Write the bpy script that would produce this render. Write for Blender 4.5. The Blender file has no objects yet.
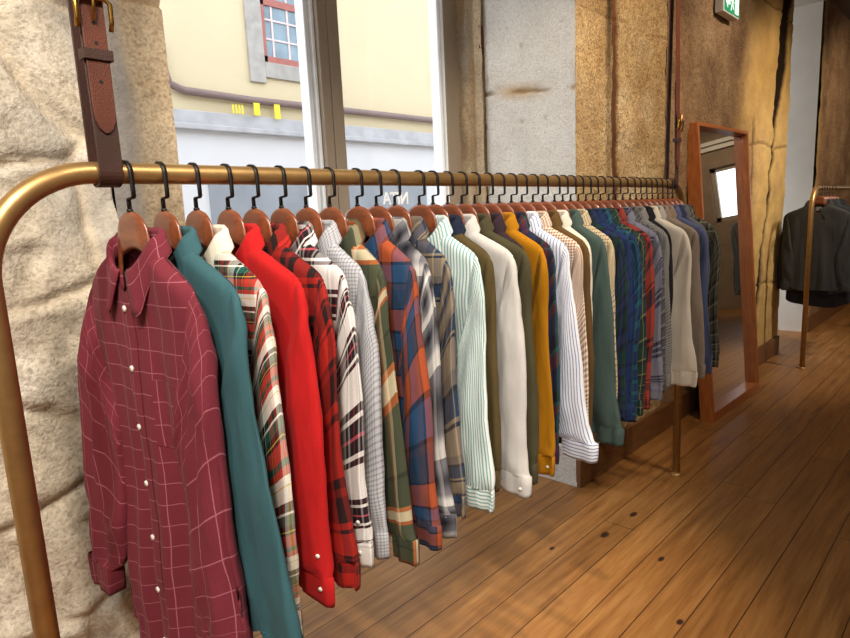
import bpy, math, random
from mathutils import Vector, Matrix, noise
C = bpy.context.scene.collection
PI = math.pi
H = 1.5                      # rail height
WY = 0.322                   # wall face

# ------------------------------------------------------------------ helpers
def lin(h):
    if isinstance(h, str):
        h = h.lstrip('#'); c = [int(h[i:i+2], 16)/255 for i in (0, 2, 4)]
    else:
        c = list(h)
    return tuple((x/12.92 if x <= .04045 else ((x+.055)/1.055)**2.4) for x in c) + (1,)

def lerp(a, b, t): return a+(b-a)*t
def smooth(a, b, x):
    t = max(0, min(1, (x-a)/(b-a))); return t*t*(3-2*t)

class MB:
    def __init__(s): s.v = []; s.f = []; s.uv = []; s.mi = []
    def add(s, verts, faces, uvs=None, m=0):
        b = len(s.v); s.v += [tuple(q) for q in verts]
        s.uv += list(uvs) if uvs else [(q[0]+q[1], q[2]) for q in verts]
        s.f += [tuple(b+i for i in f) for f in faces]; s.mi += [m]*len(faces)
    def box(s, lo, hi, m=0):
        x0, y0, z0 = lo; x1, y1, z1 = hi
        v = [(x0,y0,z0),(x1,y0,z0),(x1,y1,z0),(x0,y1,z0),(x0,y0,z1),(x1,y0,z1),(x1,y1,z1),(x0,y1,z1)]
        s.add(v, [(0,3,2,1),(4,5,6,7),(0,1,5,4),(1,2,6,5),(2,3,7,6),(3,0,4,7)], m=m)
    def grid(s, rows, uvs=None, closed=False, m=0, flip=False):
        n = len(rows[0]); v = [p for r in rows for p in r]; f = []
        for i in range(len(rows)-1):
            for j in range(n if closed else n-1):
                k = (j+1) % n
                q = (i*n+j, i*n+k, (i+1)*n+k, (i+1)*n+j)
                f.append(q[::-1] if flip else q)
        s.add(v, f, [p for r in uvs for p in r] if uvs else None, m)
    def tube(s, pts, r, n=10, caps=True, m=0):
        pts = [Vector(p) for p in pts]; rows = []
        t0 = (pts[1]-pts[0]).normalized()
        up = Vector((0,0,1)) if abs(t0.z) < .9 else Vector((1,0,0))
        a = t0.cross(up).normalized()
        for i, p in enumerate(pts):
            t = (pts[min(i+1, len(pts)-1)]-pts[max(i-1, 0)]).normalized()
            a = (a-t*a.dot(t)).normalized(); b = t.cross(a)
            rr = r[i] if isinstance(r, (list, tuple)) else r
            rows.append([p+(a*math.cos(2*PI*k/n)+b*math.sin(2*PI*k/n))*rr for k in range(n)])
        base = len(s.v); s.grid(rows, closed=True, m=m)
        if caps:
            s.f.append(tuple(base+k for k in range(n))[::-1]); s.mi.append(m)
            s.f.append(tuple(base+(len(rows)-1)*n+k for k in range(n))); s.mi.append(m)
    def ribbon(s, pts, w, t, axis=(1,0,0), m=0):
        # flat band following pts, width w along axis, thickness t
        pts = [Vector(p) for p in pts]; ax = Vector(axis); rows = []
        for i, p in enumerate(pts):
            d = (pts[min(i+1, len(pts)-1)]-pts[max(i-1, 0)]).normalized(); nn = d.cross(ax).normalized()
            ww = w[i] if isinstance(w, (list, tuple)) else w
            rows.append([p-ax*ww/2-nn*t/2, p+ax*ww/2-nn*t/2, p+ax*ww/2+nn*t/2, p-ax*ww/2+nn*t/2])
        base = len(s.v); s.grid(rows, closed=True, m=m)
        s.f.append((base+3, base+2, base+1, base)); s.mi.append(m)
        e = base+(len(rows)-1)*4; s.f.append((e, e+1, e+2, e+3)); s.mi.append(m)
    def build(s, name, mats, parent=None, smooth_=False, bevel=0, loc=None, solid=0):
        me = bpy.data.meshes.new(name); me.from_pydata(s.v, [], s.f); me.update()
        ul = me.uv_layers.new(name='UVMap')
        li = [0]*len(me.loops); me.loops.foreach_get('vertex_index', li)
        ul.data.foreach_set('uv', [c for i in li for c in s.uv[i]])
        for mt in (mats if isinstance(mats, (list, tuple)) else [mats]): me.materials.append(mt)
        me.polygons.foreach_set('material_index', s.mi)
        if smooth_: me.polygons.foreach_set('use_smooth', [True]*len(me.polygons))
        o = bpy.data.objects.new(name, me); C.objects.link(o)
        if parent: o.parent = parent
        if loc: o.location = loc
        if bevel:
            b = o.modifiers.new('bevel', 'BEVEL'); b.width = bevel; b.segments = 2; b.limit_method = 'ANGLE'; b.angle_limit = .6
        if solid:
            b = o.modifiers.new('solid', 'SOLIDIFY'); b.thickness = solid; b.offset = 0
        return o

def tag(o, label=None, cat=None, group=None, kind=None):
    if label: o['label'] = label
    if cat: o['category'] = cat
    if group: o['group'] = group
    if kind: o['kind'] = kind
    return o
def thing(name, label, cat, loc=(0,0,0), rz=0, group=None):
    o = bpy.data.objects.new(name, None); C.objects.link(o); o.empty_display_size = .1
    o.location = loc; o.rotation_euler = (0, 0, rz)
    return tag(o, label, cat, group)
def struct(o): o['kind'] = 'structure'; return o

# ------------------------------------------------------------------ materials
class NT:
    def __init__(s, name):
        s.m = bpy.data.materials.new(name); s.m.use_nodes = True; s.t = s.m.node_tree
        s.b = s.t.nodes['Principled BSDF']
    def n(s, typ, **kw):
        nd = s.t.nodes.new(typ)
        for k, v in kw.items():
            if k in nd.inputs: s.set(nd.inputs[k], v)
            else: setattr(nd, k, v)
        return nd
    def set(s, inp, v):
        if hasattr(v, 'is_output') or isinstance(v, bpy.types.NodeSocket): s.t.links.new(v, inp)
        else: inp.default_value = v
    def math(s, op, a, b=0, c=None):
        nd = s.t.nodes.new('ShaderNodeMath'); nd.operation = op
        s.set(nd.inputs[0], a); s.set(nd.inputs[1], b)
        if c is not None: s.set(nd.inputs[2], c)
        return nd.outputs[0]
    def mix(s, f, a, b, mode='MIX'):
        nd = s.t.nodes.new('ShaderNodeMix'); nd.data_type = 'RGBA'; nd.blend_type = mode
        s.set(nd.inputs[0], f); s.set(nd.inputs[6], a); s.set(nd.inputs[7], b); return nd.outputs[2]
    def ramp(s, f, stops, interp='LINEAR'):
        nd = s.t.nodes.new('ShaderNodeValToRGB'); r = nd.color_ramp; r.interpolation = interp
        while len(r.elements) < len(stops): r.elements.new(.5)
        for e, (p, c) in zip(r.elements, stops):
            e.position = p; e.color = c if len(c) == 4 else tuple(c)+(1,)
        s.set(nd.inputs[0], f); return nd.outputs[0]
    def noise(s, vec, scale, detail=4, rough=.5, out=0):
        nd = s.n('ShaderNodeTexNoise'); nd.inputs['Scale'].default_value = scale
        nd.inputs['Detail'].default_value = detail; nd.inputs['Roughness'].default_value = rough
        if vec is not None: s.t.links.new(vec, nd.inputs['Vector'])
        return nd.outputs[out]
    def bump(s, h, strength, dist):
        nd = s.n('ShaderNodeBump'); nd.inputs['Strength'].default_value = strength; nd.inputs['Distance'].default_value = dist
        s.t.links.new(h, nd.inputs['Height']); s.t.links.new(nd.outputs[0], s.b.inputs['Normal'])
    def obj(s):
        return s.n('ShaderNodeTexCoord').outputs['Object']
    def pos(s): return s.n('ShaderNodeNewGeometry').outputs['Position']
    def uv(s): return s.n('ShaderNodeTexCoord').outputs['UV']
    def mapping(s, vec, scale):
        nd = s.n('ShaderNodeMapping'); nd.inputs['Scale'].default_value = scale; s.t.links.new(vec, nd.inputs['Vector']); return nd.outputs[0]

def plain(name, col, rough=.6, metal=0, var=.12, nscale=20, bump=0, coat=0):
    k = NT(name); c = lin(col); p = k.obj()
    f = k.noise(p, nscale, 5)
    d = tuple(x*(1-var) for x in c[:3])+(1,); l = tuple(min(1, x*(1+var)) for x in c[:3])+(1,)
    k.set(k.b.inputs['Base Color'], k.ramp(f, [(.3, d), (.7, l)]))
    k.b.inputs['Roughness'].default_value = rough; k.b.inputs['Metallic'].default_value = metal
    if coat: k.b.inputs['Coat Weight'].default_value = coat; k.b.inputs['Coat Roughness'].default_value = .15
    if bump: k.bump(f, bump, .004)
    return k.m

def fabric_finish(k, col, rough=.85, nap=.10):
    uv = k.uv(); w = k.noise(k.mapping(uv, (1, 1, 1)), 420, 2, .6)
    blot = k.noise(k.obj(), 9, 3)
    c = k.mix(.5, col, k.ramp(blot, [(.3, (1-nap,)*3), (.7, (1,)*3)]), 'MULTIPLY')
    c = k.mix(.55, c, k.ramp(w, [(.3, (.78,)*3), (.65, (1.0,)*3)]), 'MULTIPLY')
    k.set(k.b.inputs['Base Color'], c)
    k.b.inputs['Roughness'].default_value = rough
    k.b.inputs['Sheen Weight'].default_value = .03; k.b.inputs['Specular IOR Level'].default_value = .12
    h = k.math('ADD', k.math('MULTIPLY', w, .06), k.noise(k.mapping(k.obj(), (1.8, 1.8, .5)), 11, 2, .45))
    k.bump(h, .6, .014)
    return k.m
def cloth(name, col, rough=.85, nap=.15):
    k = NT(name); c = k.n('ShaderNodeRGB'); c.outputs[0].default_value = lin(col)
    return fabric_finish(k, c.outputs[0], rough, nap)
def bands(lst, soft=False):
    """[(width, colour), ...] -> period and ramp stops."""
    tot = sum(w for w, _ in lst); st = []; p = 0
    for w, c in lst:
        if soft: st.append(((p+w/2)/tot, lin(c)))
        else: st.append((p/tot, lin(c)))
        p += w
    return tot, st
def plaid(name, warp, weft=None, mode='MIX', fac=.5, soft=False, off=(.013, .02)):
    """warp/weft: lists of (width in m, colour)."""
    k = NT(name); sp = k.n('ShaderNodeSeparateXYZ'); wob = k.noise(k.uv(), 6, 2, out=1)
    v = k.n('ShaderNodeVectorMath'); v.operation = 'MULTIPLY_ADD'; v.inputs[1].default_value = (.008, .008, 0)
    k.t.links.new(wob, v.inputs[0]); k.t.links.new(k.uv(), v.inputs[2]); k.t.links.new(v.outputs[0], sp.inputs[0])
    def one(sock, lst, o):
        T, st = bands(lst, soft)
        fr = k.math('FRACT', k.math('MULTIPLY', k.math('ADD', sock, 3+o), 1/T))
        return k.ramp(fr, st, 'EASE' if soft else 'CONSTANT')
    c = one(sp.outputs[0], warp, off[0])
    if weft: c = k.mix(fac, c, one(sp.outputs[1], weft, off[1]), mode)
    return fabric_finish(k, c)

# ------------------------------------------------------------------ stone
def stone_mat(name, cols, speck=.5, scale=14, stain_and_light=None, bumpd=.012, mortar=None, grey=None):
    k = NT(name); p = k.pos()
    n1 = k.noise(p, scale*.25, 6, .6); n2 = k.noise(p, scale*3, 5, .65); n3 = k.noise(p, scale*10, 3, .6)
    c = k.ramp(n1, [(.28, lin(cols[0])), (.5, lin(cols[1])), (.72, lin(cols[2]))])
    c = k.mix(speck, c, k.ramp(n2, [(.3, (.62, .6, .57)), (.55, (1, 1, 1))]), 'MULTIPLY')
    c = k.mix(min(1, speck*1.1), c, k.ramp(n3, [(.36, (.42, .39, .36)), (.52, (1, 1, 1))]), 'MULTIPLY'); c = k.mix(speck*.5, c, k.ramp(k.noise(p, scale*6, 3, .7), [(.40, (.5, .46, .42)), (.52, (1, 1, 1)), (.66, (1.15, 1.12, 1.08))]), 'MULTIPLY')
    at = k.n('ShaderNodeAttribute'); at.attribute_name = 'cell'
    c = k.mix(.35, c, k.ramp(at.outputs['Fac'], [(0, (.72, .66, .58)), (.5, (1, .97, .92)), (1, (.9, .9, .92))]), 'MULTIPLY')
    if grey:
        gr = k.n('ShaderNodeAttribute'); gr.attribute_name = 'stain'
        c = k.mix(gr.outputs['Fac'], c, k.mix(k.noise(p, 60, 4, .7), lin(grey[0]), lin(grey[1])))
    cr = k.n('ShaderNodeAttribute'); cr.attribute_name = 'joint'
    c = k.mix(cr.outputs['Fac'], c, mortar if mortar else lin('#6b4a33'))
    k.set(k.b.inputs['Base Color'], c); k.b.inputs['Roughness'].default_value = .95
    k.b.inputs['Specular IOR Level'].default_value = .15
    h = k.math('ADD', k.math('MULTIPLY', n2, .7), k.math('MULTIPLY', n3, .6))
    k.bump(h, 1.0, bumpd)
    return k.m

def relief_wall(name, mat, org, du, dv, nrm, nu, nv, fn, back=0.0):
    """displaced grid: org + du*a + dv*b + nrm*height; fn(a_m,b_m) -> height, cell, joint, stain."""
    org, du, dv, nrm = map(Vector, (org, du, dv, nrm)); lu, lv = du.length, dv.length
    m = MB(); cell = []; joint = []; stain_and_light = []; rows = []
    for i in range(nv+1):
        r = []
        for j in range(nu+1):
            a, b = j/nu, i/nv
            h, c, jn, st = fn(a*lu, b*lv)
            r.append(org+du*a+dv*b+nrm*h); cell.append(c); joint.append(jn); stain_and_light.append(st)
        rows.append(r)
    m.grid(rows)
    if back:                                   # closes the wall behind the face
        q = [org, org+du, org+du+dv, org+dv]; q2 = [p-nrm*back for p in q]; nb = len(q)
        m.add(q2+[p-nrm*.03 for p in q], [(0,1,2,3),(0,4,5,1),(1,5,6,2),(2,6,7,3),(3,7,4,0)])
        cell += [.5]*8; joint += [0]*8; stain_and_light += [0]*8
    o = m.build(name, mat, smooth_=True)
    for nm, d in (('cell', cell), ('joint', joint), ('stain', stain_and_light)):
        at = o.data.attributes.new(nm, 'FLOAT', 'POINT'); at.data.foreach_set('value', d)
    return struct(o)

def cells_fn(seed, cw, ch, depth, gap, jitter=.38):
    rnd = random.Random(seed); cache = {}
    def pt(i, j):
        if (i, j) not in cache:
            cache[(i, j)] = ((i+.5+(j % 2)*.5+rnd.uniform(-jitter, jitter))*cw, (j+.5+rnd.uniform(-jitter, jitter))*ch, rnd.random(), rnd.random())
        return cache[(i, j)]
    for i in range(-4, 20):
        for j in range(-4, 24): pt(i, j)
    def f(a, b):
        wa = a+.05*noise.noise((a*5, b*5, seed)); wb = b+.05*noise.noise((a*5, b*5, seed+9))
        i0, j0 = int(wa//cw), int(wb//ch); ds = []
        for i in range(i0-2, i0+3):
            for j in range(j0-2, j0+3):
                x, y, r, q = pt(max(-4, min(19, i)), max(-4, min(23, j)))
                ds.append((math.hypot((wa-x)/cw, (wb-y)/ch), r, q))
        ds.sort(); e = (ds[1][0]-ds[0][0])*min(cw, ch)
        k = smooth(0, gap, e)
        h = depth*(k-.9)+(ds[0][2]-.5)*depth*.9*k
        h += .022*noise.fractal((a*5, b*5, seed), 1.0, 2.1, 5)-.016*smooth(.15, .5, noise.noise((a*6, b*9, seed+4)))+.004*noise.noise((a*26, b*26, seed))
        return h, ds[0][1], 1-smooth(0, gap*.45, e)
    return f

M = {}
M['rubble'] = stone_mat('pale_rubble_stone', ['#bfb098', '#d8ccb7', '#e6decf'], .45, 12, bumpd=.005, mortar=lin('#c6b498'), grey=('#8d8780', '#b9b1a5'))
M['quoin'] = stone_mat('sandy_dressed_stone', ['#a08c70', '#b9a588', '#c9b99e'], .5, 14, bumpd=.0035, mortar=lin('#93764f'), grey=('#66625f', '#96928c'))
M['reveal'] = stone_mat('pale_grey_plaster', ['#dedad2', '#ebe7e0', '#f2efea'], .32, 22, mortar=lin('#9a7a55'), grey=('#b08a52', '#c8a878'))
M['ochre'] = stone_mat('ochre_granite', ['#b08f60', '#cbaf82', '#decba8'], .8, 12, mortar=lin('#6b4630'), grey=('#6e5238', '#94744f'))
M['brownstone'] = stone_mat('brown_granite', ['#735a42', '#997b5d', '#b59a76'], .8, 12, bumpd=.006, mortar=lin('#241810'), grey=('#c09a58', '#d8b878'))  # last tint pair is golden: warm light painted into the stone
M['whitewash'] = plain('white_plaster', '#dcdad6', .9, var=.04, nscale=6)
M['ceiling'] = plain('ceiling_plaster', '#6f655b', .95, var=.05)
M['cornice'] = plain('cornice_white', '#d8d2c8', .8, var=.03)
M['brass'] = plain('brushed_brass', '#b8925d', .40, .78, var=.10, nscale=40)
M['brass_dark'] = plain('aged_brass', '#b98f43', .3, 1, var=.15)
M['black_metal'] = plain('black_metal', '#1d1816', .45, .4)
M['black_plastic'] = plain('black_plastic', '#141414', .5)
M['rust_iron'] = plain('rusty_iron', '#5a3d2c', .8, .3, var=.3)
M['button'] = plain('shell_button', '#e8e2d8', .35, var=.04)
M['button_dark'] = plain('dark_button', '#3a322c', .35, var=.04)
M['frame_paint'] = plain('window_frame_paint', '#988a78', .5, var=.03)
M['frame_white'] = plain('window_bead_white', '#eef2f6', .4, var=.02)  # near-white paints daylight onto the glazing beads; lettering shares it
M['white_sheet'] = plain('label_white', '#d9d9d6', .7, var=.02)

def leather(name, col):
    k = NT(name); p = k.obj(); c = lin(col)
    n1 = k.noise(p, 14, 4); n2 = k.n('ShaderNodeTexVoronoi'); n2.inputs['Scale'].default_value = 420; k.t.links.new(p, n2.inputs['Vector'])
    k.set(k.b.inputs['Base Color'], k.ramp(n1, [(.25, tuple(x*.7 for x in c[:3])), (.75, tuple(x*1.2 for x in c[:3]))]))
    k.b.inputs['Roughness'].default_value = .5; k.bump(n2.outputs[0], .25, .002); return k.m
M['leather'] = leather('brown_leather', '#5e2d19'); M['leather_dark'] = leather('dark_leather', '#3f241b')

def wood(name, c0, c1, axis=(1, 9, 9), rough=.4, coat=.3, sc=9):
    k = NT(name); p = k.mapping(k.obj(), axis); n = k.noise(p, sc, 6, .6); n2 = k.noise(p, sc*6, 3)
    c = k.ramp(n, [(.3, lin(c0)), (.7, lin(c1))])
    c = k.mix(.35, c, k.ramp(n2, [(.3, (.6,)*3), (.6, (1,)*3)]), 'MULTIPLY')
    k.set(k.b.inputs['Base Color'], c); k.b.inputs['Roughness'].default_value = rough
    k.b.inputs['Coat Weight'].default_value = coat; k.b.inputs['Coat Roughness'].default_value = .2
    return k.m
M['hanger'] = wood('varnished_hanger_wood', '#6b3620', '#8f5030', (8, 1.2, 8), .33, .5)
M['mirror_wood'] = wood('cherry_wood', '#94501f', '#bd7036', (9, 9, 1), .45, .2)
M['skirting'] = wood('skirting_wood', '#5f3c1e', '#7e5430', (1, 9, 9), .5, .15)
M['cabinet'] = wood('cabinet_wood', '#4a2f1c', '#63422a', (1, 9, 9), .5, .1)

def floor_mat():
    k = NT('oak_floorboards'); p = k.pos(); sp = k.n('ShaderNodeSeparateXYZ'); k.t.links.new(p, sp.inputs[0])
    X, Y = sp.outputs[0], sp.outputs[1]; W = .1342
    v = k.math('DIVIDE', k.math('ADD', Y, 8*W-.052), W); idx = k.math('FLOOR', v); fy = k.math('FRACT', v)
    wn = k.n('ShaderNodeTexWhiteNoise'); wn.noise_dimensions = '1D'; k.t.links.new(idx, wn.inputs['W']); r = wn.outputs[0]
    u = k.math('ADD', k.math('DIVIDE', X, 3.1), k.math('MULTIPLY', r, 7.31)); iu = k.math('FLOOR', u); fu = k.math('FRACT', u)
    w2 = k.n('ShaderNodeTexWhiteNoise'); w2.noise_dimensions = '1D'
    k.t.links.new(k.math('ADD', k.math('MULTIPLY', idx, 17.3), iu), w2.inputs['W']); r2 = w2.outputs[0]
    cv = k.n('ShaderNodeCombineXYZ')
    k.set(cv.inputs[0], k.math('ADD', k.math('MULTIPLY', X, 1.1), k.math('MULTIPLY', r2, 31))); k.set(cv.inputs[1], k.math('MULTIPLY', Y, 14)); k.set(cv.inputs[2], r2)
    g = k.noise(cv.outputs[0], 2.2, 7, .62); g2 = k.noise(cv.outputs[0], 11, 4, .6)
    c = k.ramp(g, [(.25, lin('#7a4f2a')), (.5, lin('#a4713c')), (.75, lin('#bc8a51'))])
    c = k.mix(.4, c, k.ramp(g2, [(.3, (.68, .64, .6)), (.6, (1, 1, 1))]), 'MULTIPLY')
    c = k.mix(.6, c, k.ramp(r2, [(0, (.78, .74, .7)), (1, (1.0, 1.0, 1.0))]), 'MULTIPLY')
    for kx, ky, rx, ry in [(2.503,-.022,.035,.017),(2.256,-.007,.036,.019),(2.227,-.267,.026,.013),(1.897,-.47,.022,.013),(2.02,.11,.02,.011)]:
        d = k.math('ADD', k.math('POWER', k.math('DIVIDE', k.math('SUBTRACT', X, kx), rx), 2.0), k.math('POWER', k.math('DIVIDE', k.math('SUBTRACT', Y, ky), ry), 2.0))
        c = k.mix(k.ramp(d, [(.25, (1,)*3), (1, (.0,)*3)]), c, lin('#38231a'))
    gy = k.math('MINIMUM', fy, k.math('SUBTRACT', 1, fy)); gx = k.math('MULTIPLY', k.math('MINIMUM', fu, k.math('SUBTRACT', 1, fu)), 3.1/W)
    gap = k.math('MINIMUM', gy, gx); gm = k.ramp(gap, [(.007, (0,)*3), (.016, (1,)*3)])
    c = k.mix(gm, lin('#2a1a10'), c)
    k.set(k.b.inputs['Base Color'], c)
    k.set(k.b.inputs['Roughness'], k.ramp(g, [(.2, (.36,)*3), (.8, (.52,)*3)]))
    k.b.inputs['Specular IOR Level'].default_value = .4
    k.bump(k.math('ADD', k.math('MULTIPLY', gm, 1.0), k.math('MULTIPLY', g2, .12)), .5, .003)
    return k.m
M['floor'] = floor_mat()

def glass_mat(name, tint=(.97, .985, 1), refl=.03):
    k = NT(name); t = k.t; out = t.nodes['Material Output']; t.nodes.remove(k.b)
    a = t.nodes.new('ShaderNodeBsdfTransparent'); a.inputs[0].default_value = tint+(1,)
    g = t.nodes.new('ShaderNodeBsdfGlossy'); g.inputs['Roughness'].default_value = .02
    mx = t.nodes.new('ShaderNodeMixShader'); mx.inputs[0].default_value = refl
    t.links.new(a.outputs[0], mx.inputs[1]); t.links.new(g.outputs[0], mx.inputs[2]); t.links.new(mx.outputs[0], out.inputs[0])
    return k.m
M['glass'] = glass_mat('window_glass')
k = NT('mirror_silver'); k.b.inputs['Base Color'].default_value = (.86, .88, .87, 1); k.b.inputs['Metallic'].default_value = 1; k.b.inputs['Roughness'].default_value = .015; M['mirror'] = k.m
def emis(name, col, st):
    k = NT(name); k.b.inputs['Base Color'].default_value = lin(col); k.b.inputs['Emission Color'].default_value = lin(col); k.b.inputs['Emission Strength'].default_value = st; return k.m

# ------------------------------------------------------------------ room
def bx(name, lo, hi, mat, parent=None, bevel=0):
    m = MB(); m.box(lo, hi); return m.build(name, mat, parent, bevel=bevel)
X0, X1, Y0 = -2.6, 10.6, -4.4
CZ = 3.35
m = MB(); m.box((X0, Y0, -.1), (X1, 1.0, 0)); struct(m.build('floor', M['floor']))
struct(bx('ceiling', (X0, Y0, CZ), (X1, 1.1, CZ+.15), M['ceiling']))
NW = (-3.7, -2.3, 1.0, 2.6)  # unseen window opening added behind the camera for daylight on shirts and brass
m = MB(); m.box((X0-.15, Y0, 0), (X0, NW[0], CZ)); m.box((X0-.15, NW[1], 0), (X0, 1.1, CZ)); m.box((X0-.15, NW[0], 0), (X0, NW[1], NW[2])); m.box((X0-.15, NW[0], NW[3]), (X0, NW[1], CZ))
struct(m.build('wall_near', M['whitewash']))
m = MB(); x = X0-.08
for lo, hi in (((NW[0], NW[2]), (NW[0]+.07, NW[3])), ((NW[1]-.07, NW[2]), (NW[1], NW[3])), ((NW[0], NW[2]), (NW[1], NW[2]+.07)), ((NW[0], NW[3]-.07), (NW[1], NW[3])), ((-3.03, NW[2]), (-2.97, NW[3]))):
    m.box((x-.03, lo[0], lo[1]), (x+.03, hi[0], hi[1]))
struct(m.build('window_4', M['frame_paint']))  # frame of the added window
# far end wall with a daylight window (seen in the mirror)
EW = (-2.09, -1.15, 1.45, 2.34)
m = MB()
m.box((X1, Y0, 0), (X1+.2, EW[0], CZ)); m.box((X1, EW[1], 0), (X1+.2, 1.1, CZ)); m.box((X1, EW[0], 0), (X1+.2, EW[1], EW[2])); m.box((X1, EW[0], EW[3]), (X1+.2, EW[1], CZ))
struct(m.build('wall_far', plain('far_wall_stone', '#8a7660', .9, nscale=5, bump=.4)))
# opposite wall
m = MB(); prev = X0
m.box((prev, Y0-.3, 0), (X1, Y0, CZ)); struct(m.build('wall_front', plain('front_wall_plaster', '#b9a488', .9, nscale=4, bump=.3)))

f1 = cells_fn(3, .36, .27, .024, .04)
def rub(a, b):
    h, c, j = f1(a, b); gx = a-2.6; s = smooth(-.1, .06, gx-.42+.05*noise.noise((b*3, 1, 2)))*smooth(.22, .06, abs(gx-.47))
    return h, c, j*.6, .75*s*smooth(.3, .6, .5+.5*noise.noise((a*9, b*3, 5)))
relief_wall('wall_back', M['rubble'], (X0, WY, 0), (-X0+.535, 0, 0), (0, 0, CZ), (0, -1, 0), 300, 300, rub, .7)
def quo(a, b):
    jt = min(abs(b-z0+.012*noise.noise((a*9, z0, 1))) for z0 in (.62, 1.18, 1.92, 2.5))
    j = 1-smooth(.003, .012, jt); pit = smooth(.42, .62, noise.noise((a*11, b*7, 8)))
    h = -.012*j-.010*pit+.005*noise.fractal((a*9, b*9, 4), .9, 2.1, 5)
    s = smooth(.085, .045, a+.016*noise.noise((b*4, 3, 3)))
    return h-.006*s, .5, max(j*.5, pit*.7), .95*s*smooth(-.9, .1, noise.noise((a*14, b*4, 7)))
relief_wall('wall_back', M['quoin'], (.535, WY, 0), (.157, 0, 0), (0, 0, CZ), (0, -1, 0), 30, 330, quo, .7)
# first opening: right reveal (pale), rebate strip, lintel, parapet
RX = 2.595; WP = 1.0
def rev(a, b):
    jz = abs(b-1.98-.10*(a-.25)+.02*noise.noise((a*8, 2, 2))); j = (1-smooth(.003, .012, jz))*smooth(-.2, .3, noise.noise((a*6, 4, 1))+.25)
    pit = smooth(.62, .75, noise.noise((a*22, b*22, 8)))
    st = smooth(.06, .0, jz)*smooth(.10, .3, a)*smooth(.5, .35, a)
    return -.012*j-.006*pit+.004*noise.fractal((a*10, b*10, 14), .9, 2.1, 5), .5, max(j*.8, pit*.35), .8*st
relief_wall('wall_back', M['reveal'], (RX, WY+.0, 0), (0, .52, 0), (0, 0, CZ), (-1, 0, 0), 60, 330, rev)
def reb(a, b):
    pit = smooth(.3, .6, noise.noise((a*12, b*5, 18)))
    return .012+.010*noise.fractal((a*9, b*6, 24), .9, 2.1, 5)-.012*pit-.02*smooth(.03, 0, abs(a-.075)), .4, max(pit*.5, .6*smooth(.02, .0, abs(a-.075))), .5*smooth(-.1, .4, noise.noise((a*8, b*2, 3)))
relief_wall('wall_back', M['quoin'], (RX-.012, WY+.52, 0), (0, WP-WY-.52, 0), (0, 0, CZ), (-1, 0, 0), 26, 300, reb, .0)
# ochre wall face between the two openings
EX = 6.22
def och(a, b):
    X = RX+a
    c1 = abs(X-2.985-.022*noise.noise((b*2.3, 1, 1))-.010*noise.noise((b*9, 2, 1)))
    w1 = .027+.012*noise.noise((b*5, 5, 5))
    j1 = 1-smooth(w1, w1+.008, c1)
    jz = min(abs(b-z0+.02*noise.noise((X*4, z0, 1))) for z0 in (.55, 1.05, 1.62, 2.32, 2.85))
    j2 = .55*(1-smooth(.002, .011, jz))*smooth(-.1, .35, noise.noise((X*3, b, 6)))
    r = smooth(3.5, 3.75, X)
    h = -.014*j1-.010*j2+(.006+.006*r)*noise.fractal((X*8, b*8, 44), .9, 2.1, 6)+.004*noise.noise((X*40, b*40, 2))
    st = smooth(-.15, .35, noise.noise((X*3, b*3, 31)))*.35
    return h, .4+.4*noise.noise((X*1.3, b*1.1, 3)), max(j1, j2*.6), st
relief_wall('wall_back', M['ochre'], (RX, WY, 0), (3.60-RX, 0, 0), (0, 0, CZ), (0, -1, 0), 110, 330, och)
def bro(a, b):
    X = 3.60+a
    c1 = abs(X-5.72-.2*(b-1.4)-.07*noise.noise((b*2.6, 1, 1))-.03*noise.noise((b*9, 2, 1)))
    w1 = .022+.085*smooth(1.95, 2.45, b)+.02*noise.noise((b*6, 2, 8)); j1 = 1-smooth(w1, w1+.035, c1)
    c2 = abs(X-5.25-.05*noise.noise((b*2, 9, 1))); j3 = .6*(1-smooth(.012, .04, c2))*smooth(2.1, 1.9, b)
    jz = min(abs(b-z0+.03*noise.noise((X*3, z0, 1))) for z0 in (.7, 1.85, 2.9)); j2 = .8*(1-smooth(.003, .014, jz))*smooth(4.9, 5.2, X)
    h = -.02*j1-.010*max(j2, j3)+.008*noise.fractal((X*7, b*7, 54), .9, 2.1, 6)+.003*noise.noise((X*30, b*30, 2))
    st = smooth(4.7, 5.7, X+.5*noise.noise((X*2, b*1.2, 4)))*(.75+.25*noise.noise((X*7, b*7, 4)))  # gold towards the opening: warm lamplight put into the wall colour
    return h, .5+.4*noise.noise((X*1.3, b*1.1, 3)), max(j1, j2*.7, j3), st
relief_wall('wall_back', M['brownstone'], (3.60, WY, 0), (EX-3.60, 0, 0), (0, 0, CZ), (0, -1, 0), 190, 240, bro)
# solid core of the pier, lintels, second opening, last pier
m = MB(); m.box((RX+.05, WY+.05, 0), (EX, 1.1, CZ)); m.box((.692, WY, 2.95), (RX, 1.1, CZ)); struct(m.build('wall_back', M['quoin']))
FX = 7.36
m = MB(); m.box((EX, WY, 3.31), (FX, 1.1, CZ)); struct(m.build('wall_back', M['whitewash']))
def rv2(a, b): return .004*noise.fractal((a*10, b*10, 14), .9, 2.1, 5), .5, 0, 0
relief_wall('wall_back', M['whitewash'], (FX, WY+.02, 0), (0, WP-WY-.02, 0), (0, 0, CZ), (-1, 0, 0), 20, 60, rv2, .0)
def la(a, b):
    e = smooth(.16, .03, a)
    return .012*noise.fractal((a*7, b*7, 64), .9, 2.1, 6), .5+.4*noise.noise((a*1.3, b*1.1, 3)), 0, .5*e
relief_wall('wall_back', M['brownstone'], (FX, WY, 0), (X1-FX, 0, 0), (0, 0, CZ), (0, -1, 0), 160, 180, la)
struct(bx('wall_back', (FX+.05, WY+.05, 0), (X1, 1.1, CZ), M['brownstone']))
struct(bx('wall_back', (.692, WP, 0), (RX, 1.1, .06), M['whitewash']))
struct(bx('wall_back', (EX, WP, 0), (FX, 1.1, .06), M['whitewash']))
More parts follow.
